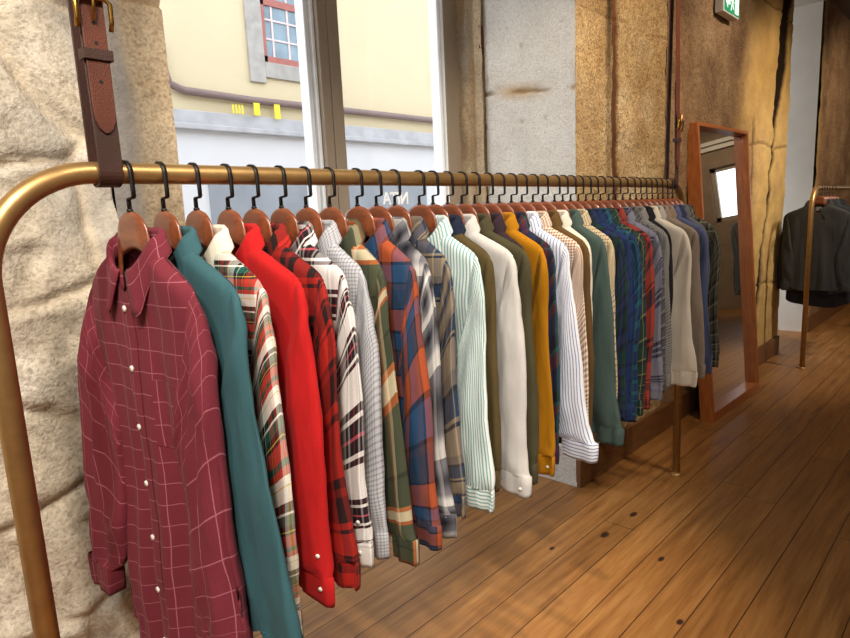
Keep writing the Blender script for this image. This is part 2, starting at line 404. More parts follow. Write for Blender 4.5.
m = MB(); m.box((RX+.0, WY-.022, 0), (EX, WY-.012+.02, .165)); struct(m.build('baseboard_back', M['skirting'], bevel=.004))
m = MB(); m.box((FX, WY-.022, 0), (X1, WY+.008, .165)); struct(m.build('baseboard_back', M['skirting'], bevel=.004))

# windows
def window(n, xa, xb, mids):
    root = bpy.data.objects.new('window_%d' % n, None); C.objects.link(root); root.location = ((xa+xb)/2, WP, .06); struct(root)
    ox, oz = (xa+xb)/2, .06
    def piece(name, lo, hi, mat):
        m = MB(); m.box((lo[0]-ox, lo[1]-WP, lo[2]-oz), (hi[0]-ox, hi[1]-WP, hi[2]-oz)); return m.build(name, mat, root, bevel=.004)
    fr = MB(); zt = 2.95
    def fb(lo, hi): fr.box((lo[0]-ox, lo[1]-WP, lo[2]-oz), (hi[0]-ox, hi[1]-WP, hi[2]-oz))
    fb((xb-.126, WP, .06), (xb, WP+.08, zt)); fb((xa, WP, .06), (xa+.08, WP+.08, zt)); fb((xa, WP, zt-.08), (xb, WP+.08, zt)); fb((xa, WP, .06), (xb, WP+.08, .14))
    fr.build('window_frame', M['frame_paint'], root, bevel=.004)
    for a, b in mids:
        piece('mullion', (a+.046, WP-.02, .14), ((a+b)/2+.012, WP+.08, zt-.08), M['frame_paint'])
        piece('mullion', ((a+b)/2+.022, WP-.012, .14), (b, WP+.08, zt-.08), M['frame_paint'])
        piece('bead', (a, WP+.01, .14), (a+.022, WP+.07, zt-.08), M['frame_white']); piece('bead', (a+.028, WP+.0, .14), (a+.044, WP+.07, zt-.08), M['frame_white'])
    piece('bead', (xb-.165, WP+.01, .14), (xb-.145, WP+.07, zt-.08), M['frame_white']); piece('bead', (xb-.14, WP+.0, .14), (xb-.128, WP+.07, zt-.08), M['frame_white'])
    piece('glass_pane', (xa+.08, WP+.035, .14), (xb-.115, WP+.041, zt-.08), M['glass'])
    return root
window(1, .692, RX, [(1.607, 1.772)])
window(2, EX, FX, [])
m = MB(); x = X1+.1; yc = (EW[0]+EW[1])/2
for lo, hi in (((EW[0], EW[2]), (EW[0]+.07, EW[3])), ((EW[1]-.07, EW[2]), (EW[1], EW[3])), ((EW[0], EW[2]), (EW[1], EW[2]+.07)), ((EW[0], EW[3]-.07), (EW[1], EW[3])), ((yc-.03, EW[2]), (yc+.03, EW[3]))):
    m.box((x-.03, lo[0], lo[1]), (x+.03, hi[0], hi[1]))
struct(m.build('window_3', M['frame_paint']))
m = MB(); m.box((X1-.06, Y0, 2.62), (X1, WY-.05, 2.70)); m.box((X1-.12, Y0, 2.70), (X1, WY-.05, 2.76)); struct(m.build('trim_1', M['cornice']))

# lettering on the window glass, read from the street
def text_mesh(name, s, size, mat, flip=False, parent=None, depth=.002):
    cu = bpy.data.curves.new(name, 'FONT'); cu.body = s; cu.size = size; cu.extrude = depth; cu.offset = size*.025; cu.align_x = 'CENTER'
    t = bpy.data.objects.new(name, cu); C.objects.link(t); bpy.context.view_layer.update()
    me = bpy.data.meshes.new_from_object(t); bpy.data.objects.remove(t)
    if flip:
        for v in me.vertices: v.co.x *= -1
        me.flip_normals()
    me.materials.append(mat); o = bpy.data.objects.new(name, me); C.objects.link(o)
    if parent: o.parent = parent
    return o
t = text_mesh('window_lettering', 'NITA', .082, M['frame_white'], True)
t.location = (2.098, WP+.03, 1.468); t.rotation_euler = (PI/2, 0, 0); t.scale = (.92, 1.0, 1)
tag(t, 'white reversed lettering on the glass of the large window, above the rail hooks', 'lettering')

# ------------------------------------------------------------------ outside: house across the street
BY = 5.5
struct(bx('street', (-8, 1.1, -.35), (24, 12, -.3), plain('street_paving', '#a09c96', .9)))
M['cream'] = plain('cream_render', '#d3c4a2', .9, var=.03, nscale=1.5); M['granite'] = plain('grey_granite', '#a8a49e', .9, var=.15, nscale=9)
M['lowwall'] = plain('pale_blue_render', '#d8d8da', .9, var=.03, nscale=2); M['redpaint'] = plain('faded_red_paint', '#a4655c', .7, var=.1)
M['pinkbar'] = plain('pinkish_white_paint', '#dcc6c4', .7, var=.05); M['darkglass'] = plain('dusky_pane', '#7d929e', .25, var=.3, nscale=3)
M['pipe'] = plain('brown_pipe', '#7d6a66', .6, var=.1); M['concrete'] = plain('weathered_concrete', '#b3b3b6', .9, var=.15, nscale=6)
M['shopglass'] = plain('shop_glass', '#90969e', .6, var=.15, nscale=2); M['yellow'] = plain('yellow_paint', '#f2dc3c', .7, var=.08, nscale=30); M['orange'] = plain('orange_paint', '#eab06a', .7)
b = thing('building', 'cream rendered house across the street with stone framed window, seen through the glass', 'building', (5, BY, -.3))
def bp(name, lo, hi, mat, parent=None, bevel=0):
    m = MB(); m.box((lo[0]-5, lo[1]-BY, lo[2]+.3), (hi[0]-5, hi[1]-BY, hi[2]+.3)); return m.build(name, mat, parent or b, bevel=bevel)
bp('upper_wall', (1.2, BY, 2.6), (8.0, BY+.3, 7.6), M['cream']); bp('lower_wall', (1.2, BY, -.3), (8.0, BY+.3, 2.6), M['lowwall'])
led = MB()
for lo, hi in (((1.2, BY-.05, 2.52), (8.0, BY, 2.68)), ((1.2, BY-.10, 2.47), (8.0, BY, 2.53))): led.box((lo[0]-5, lo[1]-BY, lo[2]+.3), (hi[0]-5, hi[1]-BY, hi[2]+.3))
led.build('ledge', M['concrete'], b, bevel=.01)
sur = MB()
for lo, hi in (((4.06, BY-.04, 3.08), (4.27, BY, 4.9)), ((4.27, BY-.04, 3.15), (5.19, BY, 3.33)), ((5.19, BY-.04, 3.08), (5.4, BY, 4.9)), ((4.27, BY-.04, 4.7), (5.19, BY, 4.9))): sur.box((lo[0]-5, lo[1]-BY, lo[2]+.3), (hi[0]-5, hi[1]-BY, hi[2]+.3))
sur.build('window_surround', M['granite'], b, bevel=.008)
fr = MB()
for lo, hi in (((4.265, BY-.03, 3.33), (4.315, BY+.01, 4.7)), ((5.145, BY-.03, 3.33), (5.195, BY+.01, 4.7)), ((4.265, BY-.03, 3.33), (5.195, BY+.01, 3.40)), ((4.265, BY-.03, 3.98), (5.195, BY+.01, 4.06))): fr.box((lo[0]-5, lo[1]-BY, lo[2]+.3), (hi[0]-5, hi[1]-BY, hi[2]+.3))
wf = fr.build('window_frame', M['redpaint'], b)
gb = MB()
for x in (4.42, 4.645, 4.87, 5.09)[:3]: gb.box((x-5-.012, -.02, 3.7), (x-5+.012, .005, 5.0))
for z in (3.60, 3.82, 4.25, 4.47): gb.box((4.3-5, -.022, z+.3-.010), (5.16-5, .004, z+.3+.010))
gb.build('glazing_bar', M['pinkbar'], wf); bp('pane', (4.3, BY-.008, 3.38), (5.16, BY-.003, 4.7), M['darkglass'], wf)
m = MB(); m.tube([(x-5, -.06, z+.3) for x, z in ((2.98, 3.4), (3.0, 3.1), (3.05, 2.93), (3.2, 2.875), (4, 2.855), (7, 2.87), (7.98, 2.876))], .042, 10); m.build('drain_pipe', M['pipe'], b, True)
bp('shop_window', (5.38, BY-.02, .6), (7.0, BY, 1.96), M['shopglass']); bp('shop_window', (3.4, BY-.02, .6), (4.75, BY, 1.9), M['shopglass'])
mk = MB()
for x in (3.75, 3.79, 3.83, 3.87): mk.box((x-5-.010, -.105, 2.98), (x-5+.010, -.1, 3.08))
mk.build('painted_mark', M['yellow'], b)  # yellow bars stand in for a reflection in the window glass
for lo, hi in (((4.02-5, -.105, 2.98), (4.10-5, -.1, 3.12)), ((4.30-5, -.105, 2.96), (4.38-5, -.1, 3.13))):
    mk = MB(); mk.box(lo, hi); mk.build('painted_mark', M['yellow'], b)  # solid patches for the same yellow glass reflection
struct_b = b

# ------------------------------------------------------------------ clothes rails
def arc_pts(c, r, a0, a1, n, axis='xz'):
    return [(c[0]+r*math.cos(a0+(a1-a0)*i/n), c[1], c[2]+r*math.sin(a0+(a1-a0)*i/n)) for i in range(n+1)]
def rail(label, xa, xb, y, h, ra=.18, rb=.14, open_end=False):
    root = thing('clothes_rail', label, 'clothes rail', (xa, y, 0)); R = .0192
    L = xb-xa; pts = [(0, 0, .012), (0, 0, h-ra)]+arc_pts((ra, 0, h-ra), ra, PI, PI/2, 16)[1:]
    pts += [(L*.33, 0, h), (L*.66, 0, h)]
    pts += arc_pts((L-rb, 0, h-rb), rb, PI/2, 0, 14)+[(L, 0, .012)]
    m = MB(); m.tube(pts, R, 24); m.build('tube', M['brass'], root, True)
    for x in (0, L):
        m = MB(); m.tube([(x, 0, 0), (x, 0, .004), (x, 0, .010), (x, 0, .014)], [.034, .034, .028, .021], 24); m.build('foot', M['brass'], root, True)
    return root
rail('long brass clothes rail packed with shirts, hung by leather straps near the window', .209, 3.052, 0, H)
rail('brass clothes rail of dark jackets beyond the tall mirror', 5.73, 7.9, .005, H-.01, .17, .17)

def strap(x, label):
    root = thing('strap', label, 'strap', (x, 0, H-.03)); z0 = -(H-.03)
    w = .040; r = .0235
    # loop under the rail; front leg rises to the buckle, back leg to the ceiling
    def ring(rr): return [(0, -rr*math.cos(PI*i/12), H-rr*math.sin(PI*i/12)+z0) for i in range(13)]
    back = [(0, r, H+.02+z0), (0, r-.001, H+.2+z0), (0, .016, 2.3+z0), (0, .012, CZ+z0)]
    m = MB(); m.ribbon([(0, -.014, 1.95+z0), (0, -.018, 1.75+z0), (0, -r, H+.06+z0), (0, -r, H+.02+z0)]+ring(r)+back, w, .004); m.build('loop', M['leather_dark'], root, bevel=.001)
    m = MB(); m.ribbon([(0, -.012, CZ+z0), (0, -.014, 2.2+z0), (0, -.022, 1.80+z0)], w, .004); m.build('upper_band', M['leather'], root, bevel=.001)
    ts = [1.815, 1.78, 1.74, 1.66, 1.60, 1.585, 1.572, 1.565]; ws = [.038, .038, .038, .037, .036, .033, .022, .006]
    m = MB(); m.ribbon([(0, -.0275, z+z0) for z in ts], ws, .004); tail = m.build('tail', M['leather'], root, bevel=.001)
    for z in (1.745, 1.713, 1.65):
        hl = MB(); hl.tube([(0, -.0294, z+z0), (0, -.0302, z+z0)], .003, 10); hl.build('punch_hole', M['black_plastic'], tail)
    m = MB(); m.tube([(-.027, -.030, 1.735+z0), (-.027, -.037, 1.748+z0), (-.027, -.037, 1.776+z0), (-.020, -.037, 1.783+z0), (.020, -.037, 1.783+z0), (.027, -.037, 1.776+z0), (.027, -.037, 1.748+z0), (.027, -.030, 1.735+z0)], .0042, 8); bk = m.build('buckle', M['brass_dark'], root, True)
    m = MB(); m.tube([(0, -.034, 1.748+z0), (0, -.040, 1.775+z0), (0, -.041, 1.806+z0)], .003, 8); m.build('prong', M['brass_dark'], bk, True)
    m = MB(); y = -.012
    for lo, hi in (((-.023, -.034, 1.685), (.023, -.0305, 1.703)), ((-.0245, -.034, 1.685), (-.021, -.010, 1.703)), ((.021, -.034, 1.685), (.0245, -.010, 1.703))): m.box((lo[0], lo[1], lo[2]+z0), (hi[0], hi[1], hi[2]+z0))
    m.build('keeper', M['leather_dark'], root, bevel=.001)
    return root
strap(.409, 'brown leather buckled strap round the near bend of the long brass rail')
strap(2.912, 'brown leather buckled strap at the far end of the long brass rail')

# ------------------------------------------------------------------ hangers
def hanger_meshes():
    me = {}
    m = MB(); N = 56; rows = []
    for i in range(N+1):
        y = -.140+.280*i/N; a = abs(y)
        zt = -.068-.044*(min(a, .068)/.068)**2.3-.054*smooth(.052, .074, a)-.56*max(0, a-.066)
        hgt = lerp(.070, .024, smooth(.02, .13, a)); th = lerp(.0084, .0036, smooth(.034, .054, a))+.0060*smooth(.082, .1, a)
        xb = -.0*(a/.18)**2
        e = 1 if a < .135 else .75
        ring = []
        for q in range(16):
            an = 2*PI*q/16; cx, sz = math.cos(an), math.sin(an)
            ring.append((xb+th*e*math.copysign(abs(cx)**.7, cx), y, zt-hgt/2+hgt/2*e*math.copysign(abs(sz)**.8, sz)))
        rows.append(ring)
    m.grid(rows, closed=True); n = 16
    m.f.append(tuple(range(n))); m.mi.append(0); m.f.append(tuple(len(rows)*n-n+k for k in range(n))[::-1]); m.mi.append(0)
    me['body'] = (m, M['hanger'])
    m = MB(); r = .0219
    pts = [(0, 0, -.070), (0, 0, -.052), (0, 0, -.0475), (0, -.003, -.0455), (0, -.018, -.0445), (0, -r, -.042), (0, -r, -.030), (0, -r, -.012)]
    pts += [(0, -r*math.cos(t), r*math.sin(t)) for t in [i*PI*.98/16 for i in range(17)]]
    pts += [(0, r*.99, -.006)]
    m.ribbon(pts, .0075, .0034); me['hook'] = (m, M['black_metal'])
    m = MB(); m.tube([(0, 0, -.069), (0, 0, -.066), (0, 0, -.0635)], [.006, .006, .004], 10); me['ferrule'] = (m, M['black_metal'])
    m = MB(); m.tube([(-.002, -.118, -.205), (-.0, -.09, -.212), (0, .09, -.212), (-.002, .118, -.205)], .0055, 10); me['trouser_bar'] = (m, M['hanger'])
    return me
HM = hanger_meshes(); HREF = {}
def place_hanger(x, y, z, rz, label, group, rt=0):
    root = thing('clothes_hanger', label, 'clothes hanger', (x, y, z), rz, group)
    for nm, (m, mt) in HM.items():
        if nm not in HREF: o = m.build(nm, mt, root, True); HREF[nm] = o
        else: o = HREF[nm].copy(); C.objects.link(o); o.parent = root
    return root

# ------------------------------------------------------------------ shirts
def cr(pts, t):
    n = len(pts)-1; f = t*n; i = min(int(f), n-1); u = f-i
    p = [pts[max(0, min(n, i+d))] for d in (-1, 0, 1, 2)]
    return tuple(.5*(2*p[1][k]+(p[2][k]-p[0][k])*u+(2*p[0][k]-5*p[1][k]+4*p[2][k]-p[3][k])*u*u+(3*p[1][k]-p[0][k]-3*p[2][k]+p[3][k])*u**3) for k in range(len(p[1])))

def make_shirt(name, label, cat, loc, rz, mat, seed, zs=-.88, zh=-.92, sw=0.0, group=None, collar_mat=None, cuff_mat=None, thick=.018,
               full=False, near_buttons=None, width=1.0, slw=1.0, fold=1.0, label_tag=False, hem_mat=None, lean=0.0, closed=True, hooded=False):
    rnd = random.Random(seed); S = seed*7.13
    base = zh-.02
    root = thing(name, label, cat, (loc[0], loc[1], loc[2]+base), rz, group); oz = -base
    W0 = .200*width
    ph = [rnd.uniform(0, 6.3) for _ in range(6)]; nf = rnd.uniform(2.0, 3.0)
    def ztop(ay, f):
        if ay < .078:
            q = ay/.078
            return (-.215+.078*q**1.3) if f < 0 else (-.150+.013*q)
        an = .078+(ay-.078)*.122/(W0-.078); z = -.137-.56*(an-.078)
        if an > .18: z -= (an-.18)**2*22
        return z
    def halfw(d):               # d: metres below shoulder tip
        return W0*(1-.05*smooth(.02, .12, d)+.02*smooth(.2, .4, d)+.05*smooth(.3, .8, d))
    def surf(s, z, f, extra=0):
        ay0 = abs(s)*W0; zt = ztop(ay0, f); d = max(0, zt-z); dt = max(0, -.215-z)
        y = s*halfw(dt)
        e = math.sqrt(max(0, 1-abs(s)**6))
        t = thick*e*(1-math.exp(-d/.008))*(1-.25*smooth(.15, .3, d)+.30*smooth(.4, .8, d))
        if ay0 < .085: t = max(t, thick*1.1*math.sqrt(1-(ay0/.0851)**4))
        A = (.0012+.008*smooth(.12, .65, d))*fold*(e*.8+.2)
        fo = A*(math.sin(nf*PI*s+ph[0]+.6*math.sin(3*z+ph[1]))+.5*math.sin(2.3*nf*PI*s+ph[2]+1.3*z)) if f < 0 else A*.7*math.sin(nf*PI*s+ph[3])
        wr = smooth(.01, .12, d)*(.003 if not full else .007)*noise.fractal((y*7+S, z*4, f*3+S), .8, 2, 3)
        x = f*(t if f < 0 else min(t, .018*(t/thick)))+fo*(.7 if f < 0 or not full else .4)+wr
        y += .006*math.sin(z*7+ph[4])*smooth(.1, .5, d)
        return (x-lean*d if f < 0 else x-lean*d, y, z+oz)
    NS, NV = (44, 60) if full else (30, 40)
    m = MB(); rows = []; uvs = []; cols = [(-1+2*j/NS, -1) for j in range(NS+1)]+[(1-2*j/NS, 1) for j in range(1, NS)]
    for i in range(NV+1):
        v = (i/NV)**1.35; r = []; u = []
        for s, f in cols:
            zt = ztop(abs(s)*W0, f); zb = zh+.055*abs(s)**3+(.012 if f > 0 else 0)+.006*math.sin(5*s+ph[5])
            z = lerp(zt, zb, v); r.append(surf(s, z, f)); u.append((s*W0*1.05+(.5 if f > 0 else 0), z))
        rows.append(r); uvs.append(u)
    m.grid(rows, uvs, True)
    m.build('body', mat, root, True)
    # collar
    NC = 36; rows = []; uvs = []
    fall = .062 if not hooded else .085
    prof = [(.86, -.004), (.84, .016), (.88, .034), (.97, .040), (1.06, .034)]
    def cpt(ph_, k, w):
        a = abs(ph_); an = ph_*PI*.965; g = smooth(.35, 1, a)
        zz = -.146-.068*g; rx = .0212+.004*g*(1.6 if full else .5); ry = .0900-.024*g
        return an, a, zz, rx, ry
    for kx in range(10):
        r = []; u = []
        for j in range(NC+1):
            p = -1+2*j/NC; an, a, zz, rx, ry = cpt(p, 0, 0)
            if kx < 5: sc, dz = prof[kx]; z = zz+dz*(1+.15*(1-a)); dy = 0; lift = 0
            else:
                w = (kx-4)/5; sc = 1.06+.16*w+(.25*w*smooth(.75, 1, a) if full else 0); z = zz+.034-w*fall*(.50+.74*smooth(.42, .95, a)); dy = math.copysign(.028*w*smooth(.72, 1, a), p)
            wob = .0018*noise.noise((p*3+S, kx*.3, S)); 
            cs, sn = math.cos(an), math.sin(an); r.append((rx*sc*math.copysign(abs(cs)**.5, cs)+wob, ry*sc*math.copysign(abs(sn)**.72, sn)+dy, z+oz)); u.append((p*.2, -kx*.012))
        rows.append(r); uvs.append(u)
    m = MB(); m.grid(rows, uvs); m.build('collar', collar_mat or mat, root, True, solid=.0032)
    # sleeves
    for sg in (-1, 1):
        zz = zs+(.03 if full else rnd.uniform(-.012, .012)) if sg > 0 else zs
        w = sw if sg < 0 else rnd.uniform(-.02, .01)
        hw = slw; far = full and sg > 0
        if far: w = .037
        O = [(.184, -.203), (.207, -.226), (.219, -.29), (.224+w*.1, -.42), (.228+w*.45, lerp(-.44, zz, .5)), (.233+w*.8, lerp(-.44, zz, .8)), (.232+w, zz+.055)]
        I = [(.168, -.385), (.150, -.43), (.132, -.49), (.126+w*.1, -.56), (.122+w*.45+(1-hw)*.06, lerp(-.5, zz, .55)), (.134+w*.8+(1-hw)*.06, lerp(-.5, zz, .8)), (.148+w+(1-hw)*.05, zz+.055)]
        if far: I = [(q[0]-.03, q[1]) for q in I]
        N2, NU = (56, 28) if full else (36, 20); rows = []; uvs = []
        fo = rnd.uniform(0, 6); xo = -.006+rnd.uniform(-.003, .003)
        for i in range(N2+1):
            t = i/N2; o = cr(O, t); q = cr(I, t); r = []; u = []
            ts = lerp(.010, .0165 if not full else .026, smooth(0, .25, t))*(1-.15*smooth(.8, 1, t)); wd = math.hypot(o[0]-q[0], o[1]-q[1])
            for j in range(NU):
                an = 2*PI*j/NU; c = math.cos(an); sn = math.sin(an); b2 = (1-c)/2
                yy = lerp(o[0], q[0], b2); z = lerp(o[1], q[1], b2)
                x = xo*smooth(0, .3, t)-ts*math.copysign(abs(sn)**.8, sn)
                am = smooth(.03, .3, t)
                x += .0032*fold*am*math.sin(6*b2+fo+2.2*t)
                rid = 1-abs(noise.noise((b2*2.2+S, t*3.2-b2*1.5, S*2+(3 if sn > 0 else 0))))*2
                x -= .009*fold*am*(rid-.55)*(1 if sn > 0 else .4)
                rid2 = 1-abs(noise.noise((b2*4+S, t*9+b2*3, S+5)))*2
                x -= .0040*am*(rid2-.5)
                cw = .003*smooth(.86, .97, t)*math.sin(an*5+fo)
                yy += .006*math.sin(z*11+fo)*smooth(.1, .4, t)*smooth(1.02,.8,t)+.0035*noise.noise((z*16, S+sg, an*.5))*smooth(.1, .4, t)
                r.append((x-lean*max(0, -.2-z)+cw-(.045*t if far else 0), sg*yy*width, z+oz)); u.append((b2*wd*1.15*(1 if sn >= 0 else -1)+sg*.31, -t*.68+.012))
            rows.append(r); uvs.append(u)
        m = MB(); m.grid(rows, uvs, True, flip=sg > 0); sl = m.build('sleeve', mat, root, True)
        # cuff
        cz = 1.06 if not full else 1.02
        o = O[-1]; q = I[-1]; last = rows[-1]; cx = sum(p[0] for p in last)/NU; cy = sum(p[1] for p in last)/NU
        rows = []; uvs = []
        for i, (dz, sc) in enumerate(((.008, 1.0), (.005, cz), (-.02, cz), (-.045, cz-.03), (-.056, cz-.06), (-.056, cz-.16), (-.03, cz-.18))):
            rows.append([(cx+(p[0]-cx)*sc, cy+(p[1]-cy)*sc, p[2]+dz) for p in last]); uvs.append([(dz*1.0+.3, j*.012) for j in range(NU)])
        m = MB(); m.grid(rows, uvs, True, flip=sg > 0); m.build('cuff', cuff_mat or mat, sl, True)
        if near_buttons and sg < 0:
            for dz in ((-.02, .05) if near_buttons != 'one' else (-.03,)):
                an_j = int(NU*.18); p = last[an_j]
                m = MB(); m.tube([(p[0]-.001, p[1]-.0, p[2]+dz), (p[0]-.0045, p[1]-.001, p[2]+dz)], .0045, 12); m.build('button', M['button'], sl, True)
    if full:
        m = MB(); rows = []; uvs = []
        for i in range(61):
            z = lerp(-.232, zh+.006, i/60); r = []; u = []
            for j in range(5):
                y = lerp(.019, -.019, j/4); p = surf(y/W0, z, -1); r.append((p[0]-(.0035 if 0 < j < 4 else .0015), p[1], p[2])); u.append((y+.031, z))
            rows.append(r); uvs.append(u)
        m.grid(rows, uvs, flip=True); m.build('placket', mat, root, True)
        for i in range(7):
            z = lerp(-.245, zh+.09, i/6)
            p = surf(0, z, -1); m = MB(); m.tube([(p[0]-.003, p[1], p[2]), (p[0]-.0062, p[1], p[2])], [.0062, .0056], 14); m.build('button', M['button'], root, True)
        m = MB(); rows = []; uvs = []
        for i in range(13):
            r = []; u = []
            for j in range(11):
                y = lerp(-.058, -.158, j/10); z = lerp(-.375, -.50-.012*(1-abs(j-5)/5), i/12); p = surf(y/W0, z, -1); r.append((p[0]-.0022, p[1], p[2])); u.append((y+.007, z+.011))
            rows.append(r); uvs.append(u)
        m.grid(rows, uvs); m.build('pocket', mat, root, True)
    if label_tag:
        m = MB(); m.box((.0135, -.02, -.190+oz), (.0145, .02, -.158+oz)); m.build('neck_label', M['white_sheet'], root)
    if hem_mat:
        rows = []
        for z, e in ((zh+.045, .004), (zh-.006, .005)):
            rows.append([])
            for s, f in cols:
                p = surf(s, z+.055*abs(s)**3, f); rows[-1].append((p[0]+f*e, p[1]*1.01, p[2]))
        m = MB(); m.grid(rows, closed=True); m.build('hem_band', hem_mat, root, True)
    return root

F = {}
W_, K_ = '#e9e2d6', '#1f1c1e'
F['burgundy'] = plaid('burgundy_windowpane', [(.0014, '#a5606a'), (.0455, '#752d37'), ], [(.0014, '#a5606a'), (.0415, '#752d37')], 'LIGHTEN', 1.0)
F['teal'] = cloth('teal_flannel', '#3c6167', nap=.25)
tart = [(.022, '#b8392c'), (.006, K_), (.0022, '#d2b448'), (.009, K_), (.018, '#1d5145'), (.004, W_), (.014, K_), (.022, W_), (.0022, '#d2b448'), (.012, W_), (.012, '#b8392c'), (.010, '#1d5145')]
tart = [(w*.62, c) for w, c in tart]
F['tartan'] = plaid('cream_tartan', tart, tart, 'MIX', .68)
F['ivory'] = cloth('ivory_lining', '#e3d9c4')
F['red'] = cloth('scarlet_twill', '#bb1f1f', nap=.1)
F['redblack'] = plaid('red_black_check', [(.04, '#b3281f'), (.018, '#2a1a1a'), (.012, '#7d211c'), (.018, '#2a1a1a')], [(.055, '#b3281f'), (.008, '#2a1a1a'), (.012, '#b3281f'), (.04, '#2a1d1c'), (.01, '#7d211c'), (.012, '#2a1a1a')], 'MIX', .5)
F['whiteplaid'] = plaid('white_black_plaid', [(.040, '#efe9e2'), (.006, '#3a2226'), (.005, '#efe9e2'), (.010, '#2c2226'), (.004, '#a8404a'), (.010, '#2c2226'), (.005, '#efe9e2'), (.006, '#3a2226')],
                       [(.050, '#efe9e2'), (.008, '#3a2226'), (.006, '#efe9e2'), (.016, '#241c20'), (.004, '#b8505a'), (.016, '#241c20'), (.006, '#efe9e2'), (.010, '#3a2226')], 'MIX', .76)
F['greycheck'] = plaid('pale_grey_check', [(.003, '#82828a'), (.005, '#bfbec0')], [(.003, '#82828a'), (.005, '#bfbec0')], 'MIX', .5)
F['olivorange'] = plaid('olive_orange_plaid', [(.035, '#484c39'), (.010, '#c9b994'), (.006, '#b05a2c'), (.03, '#57563c'), (.006, '#2c3028')], [(.07, '#464a38'), (.010, '#b05a2c'), (.024, '#d9c8a6'), (.010, '#bb6c3a'), (.05, '#3f4434'), (.008, '#2b2f28')], 'MIX', .66)
F['orangeblue'] = plaid('orange_blue_plaid', [(.036, '#2c4d70'), (.006, '#20222c'), (.030, '#a8502e'), (.006, '#20222c'), (.02, '#4d4350')], [(.05, '#a8502e'), (.005, '#20222c'), (.045, '#2c394c'), (.012, '#433a45'), (.006, '#20222c'), (.04, '#2c4d70'), (.008, '#20222c')], 'MIX', .55)
F['ombre'] = plaid('charcoal_white_ombre', [(.016, '#e2dcd4'), (.012, '#6c6a70'), (.028, '#1f1f27'), (.012, '#6c6a70')], [(.030, '#eae4dc'), (.016, '#77757a'), (.045, '#17171f'), (.016, '#77757a')], 'MIX', .66, soft=True)
F['tanblue'] = plaid('tan_navy_plaid', [(.03, '#75675a'), (.005, '#23232b'), (.016, '#2e4258'), (.005, '#a3937a'), (.02, '#554d48')], [(.045, '#97856e'), (.006, '#25252c'), (.006, '#97856e'), (.03, '#2d3c56'), (.006, '#25252c'), (.018, '#7d6f62')], 'MIX', .58)
F['mint'] = plaid('mint_stripe', [(.0062, '#eef2ee'), (.0042, '#86b8b2')])
F['navy'] = cloth('navy_twill', '#232a3c'); F['khaki'] = cloth('olive_brown_twill', '#584a2c'); F['black'] = cloth('black_cotton', '#1c1b1e')
F['offwhite'] = cloth('off_white_cotton', '#d0ccc6'); F['olive'] = cloth('olive_flannel', '#4a4530'); F['aubergine'] = cloth('aubergine_flannel', '#35272e')
F['mustard'] = cloth('mustard_corduroy', '#ad7410', nap=.1)
F['navymaroon'] = plaid('navy_maroon_plaid', [(.03, '#252a44'), (.014, '#5a2733'), (.006, '#20544e'), (.02, '#1d1a22')], [(.035, '#252a44'), (.02, '#5a2733'), (.006, '#20544e'), (.02, '#1d1a22')])
F['bluestripe'] = plaid('blue_white_stripe', [(.0075, '#eceef4'), (.0035, '#8496c4')])
F['gingham'] = plaid('brown_gingham', [(.0045, '#8f5f3c'), (.0045, '#e9ded0')], [(.0045, '#8f5f3c'), (.0045, '#e9ded0')])
F['brown'] = cloth('walnut_brown_cotton', '#5d4526'); F['green'] = cloth('pine_green_poplin', '#43544f'); F['pearl'] = cloth('pearl_cotton', '#d8cfc0')
F['beigecheck'] = plaid('beige_black_check', [(.006, '#c6b493'), (.0025, '#3b3128')], [(.009, '#c6b493'), (.003, '#3b3128')])
F['watch'] = plaid('green_navy_plaid', [(.022, '#1a302e'), (.012, '#191b28'), (.014, '#222c4e'), (.012, '#191b28')], [(.026, '#1a302e'), (.012, '#191b28'), (.018, '#222c4e'), (.012, '#191b28')])
F['royal'] = plaid('royal_blue_check', [(.026, '#1a2747'), (.006, '#161b30'), (.012, '#1d2d58')], [(.026, '#1f3054'), (.006, '#161b30'), (.012, '#1d2d58')])
F['tealnavy'] = plaid('navy_teal_check', [(.02, '#1f2c4e'), (.012, '#23565e'), (.006, '#14161e')], [(.02, '#1f2c4e'), (.012, '#23565e'), (.006, '#14161e')])
F['forest'] = plaid('forest_tartan', [(.02, '#24382f'), (.01, '#1b1c24'), (.004, '#7a7a50')], [(.024, '#24382f'), (.01, '#1b1c24'), (.004, '#7a7a50')])
F['rust'] = plaid('rust_black_plaid', [(.03, '#84342a'), (.014, '#231a1c'), (.012, '#5a2a26')], [(.055, '#8c352a'), (.03, '#26202a'), (.008, '#231a1c'), (.008, '#8a3426'), (.008, '#231a1c')], 'MIX', .6)
F['greynavy'] = plaid('grey_navy_band', [(.05, '#716f7a'), (.008, '#3a3c50')], [(.065, '#716f7a'), (.009, '#1e2136'), (.006, '#716f7a'), (.009, '#1e2136'), (.006, '#716f7a'), (.009, '#1e2136')], 'MIX', .75)
F['charcheck'] = plaid('charcoal_check', [(.012, '#4a484a'), (.004, '#1d1c20'), (.006, '#77736f')], [(.016, '#4a484a'), (.004, '#1d1c20'), (.006, '#77736f')])
F['greytweed'] = plaid('grey_tweed', [(.004, '#8f8a84'), (.003, '#45423f')], [(.004, '#8f8a84'), (.003, '#45423f')])
F['overshirt'] = cloth('stone_canvas', '#c8bcaa', nap=.2); F['silver'] = cloth('silver_grey_cotton', '#9a968f'); F['taupe'] = plaid('taupe_check', [(.004, '#8c7c6c'), (.002, '#5d5146')], [(.004, '#8c7c6c'), (.002, '#5d5146')])
F['dun'] = cloth('dun_cotton', '#7d6a58'); F['peri'] = cloth('dusty_blue_denim', '#4b526f', nap=.2); F['ink'] = cloth('ink_blue', '#2a2f48'); F['slate'] = cloth('slate_grey', '#55565c')
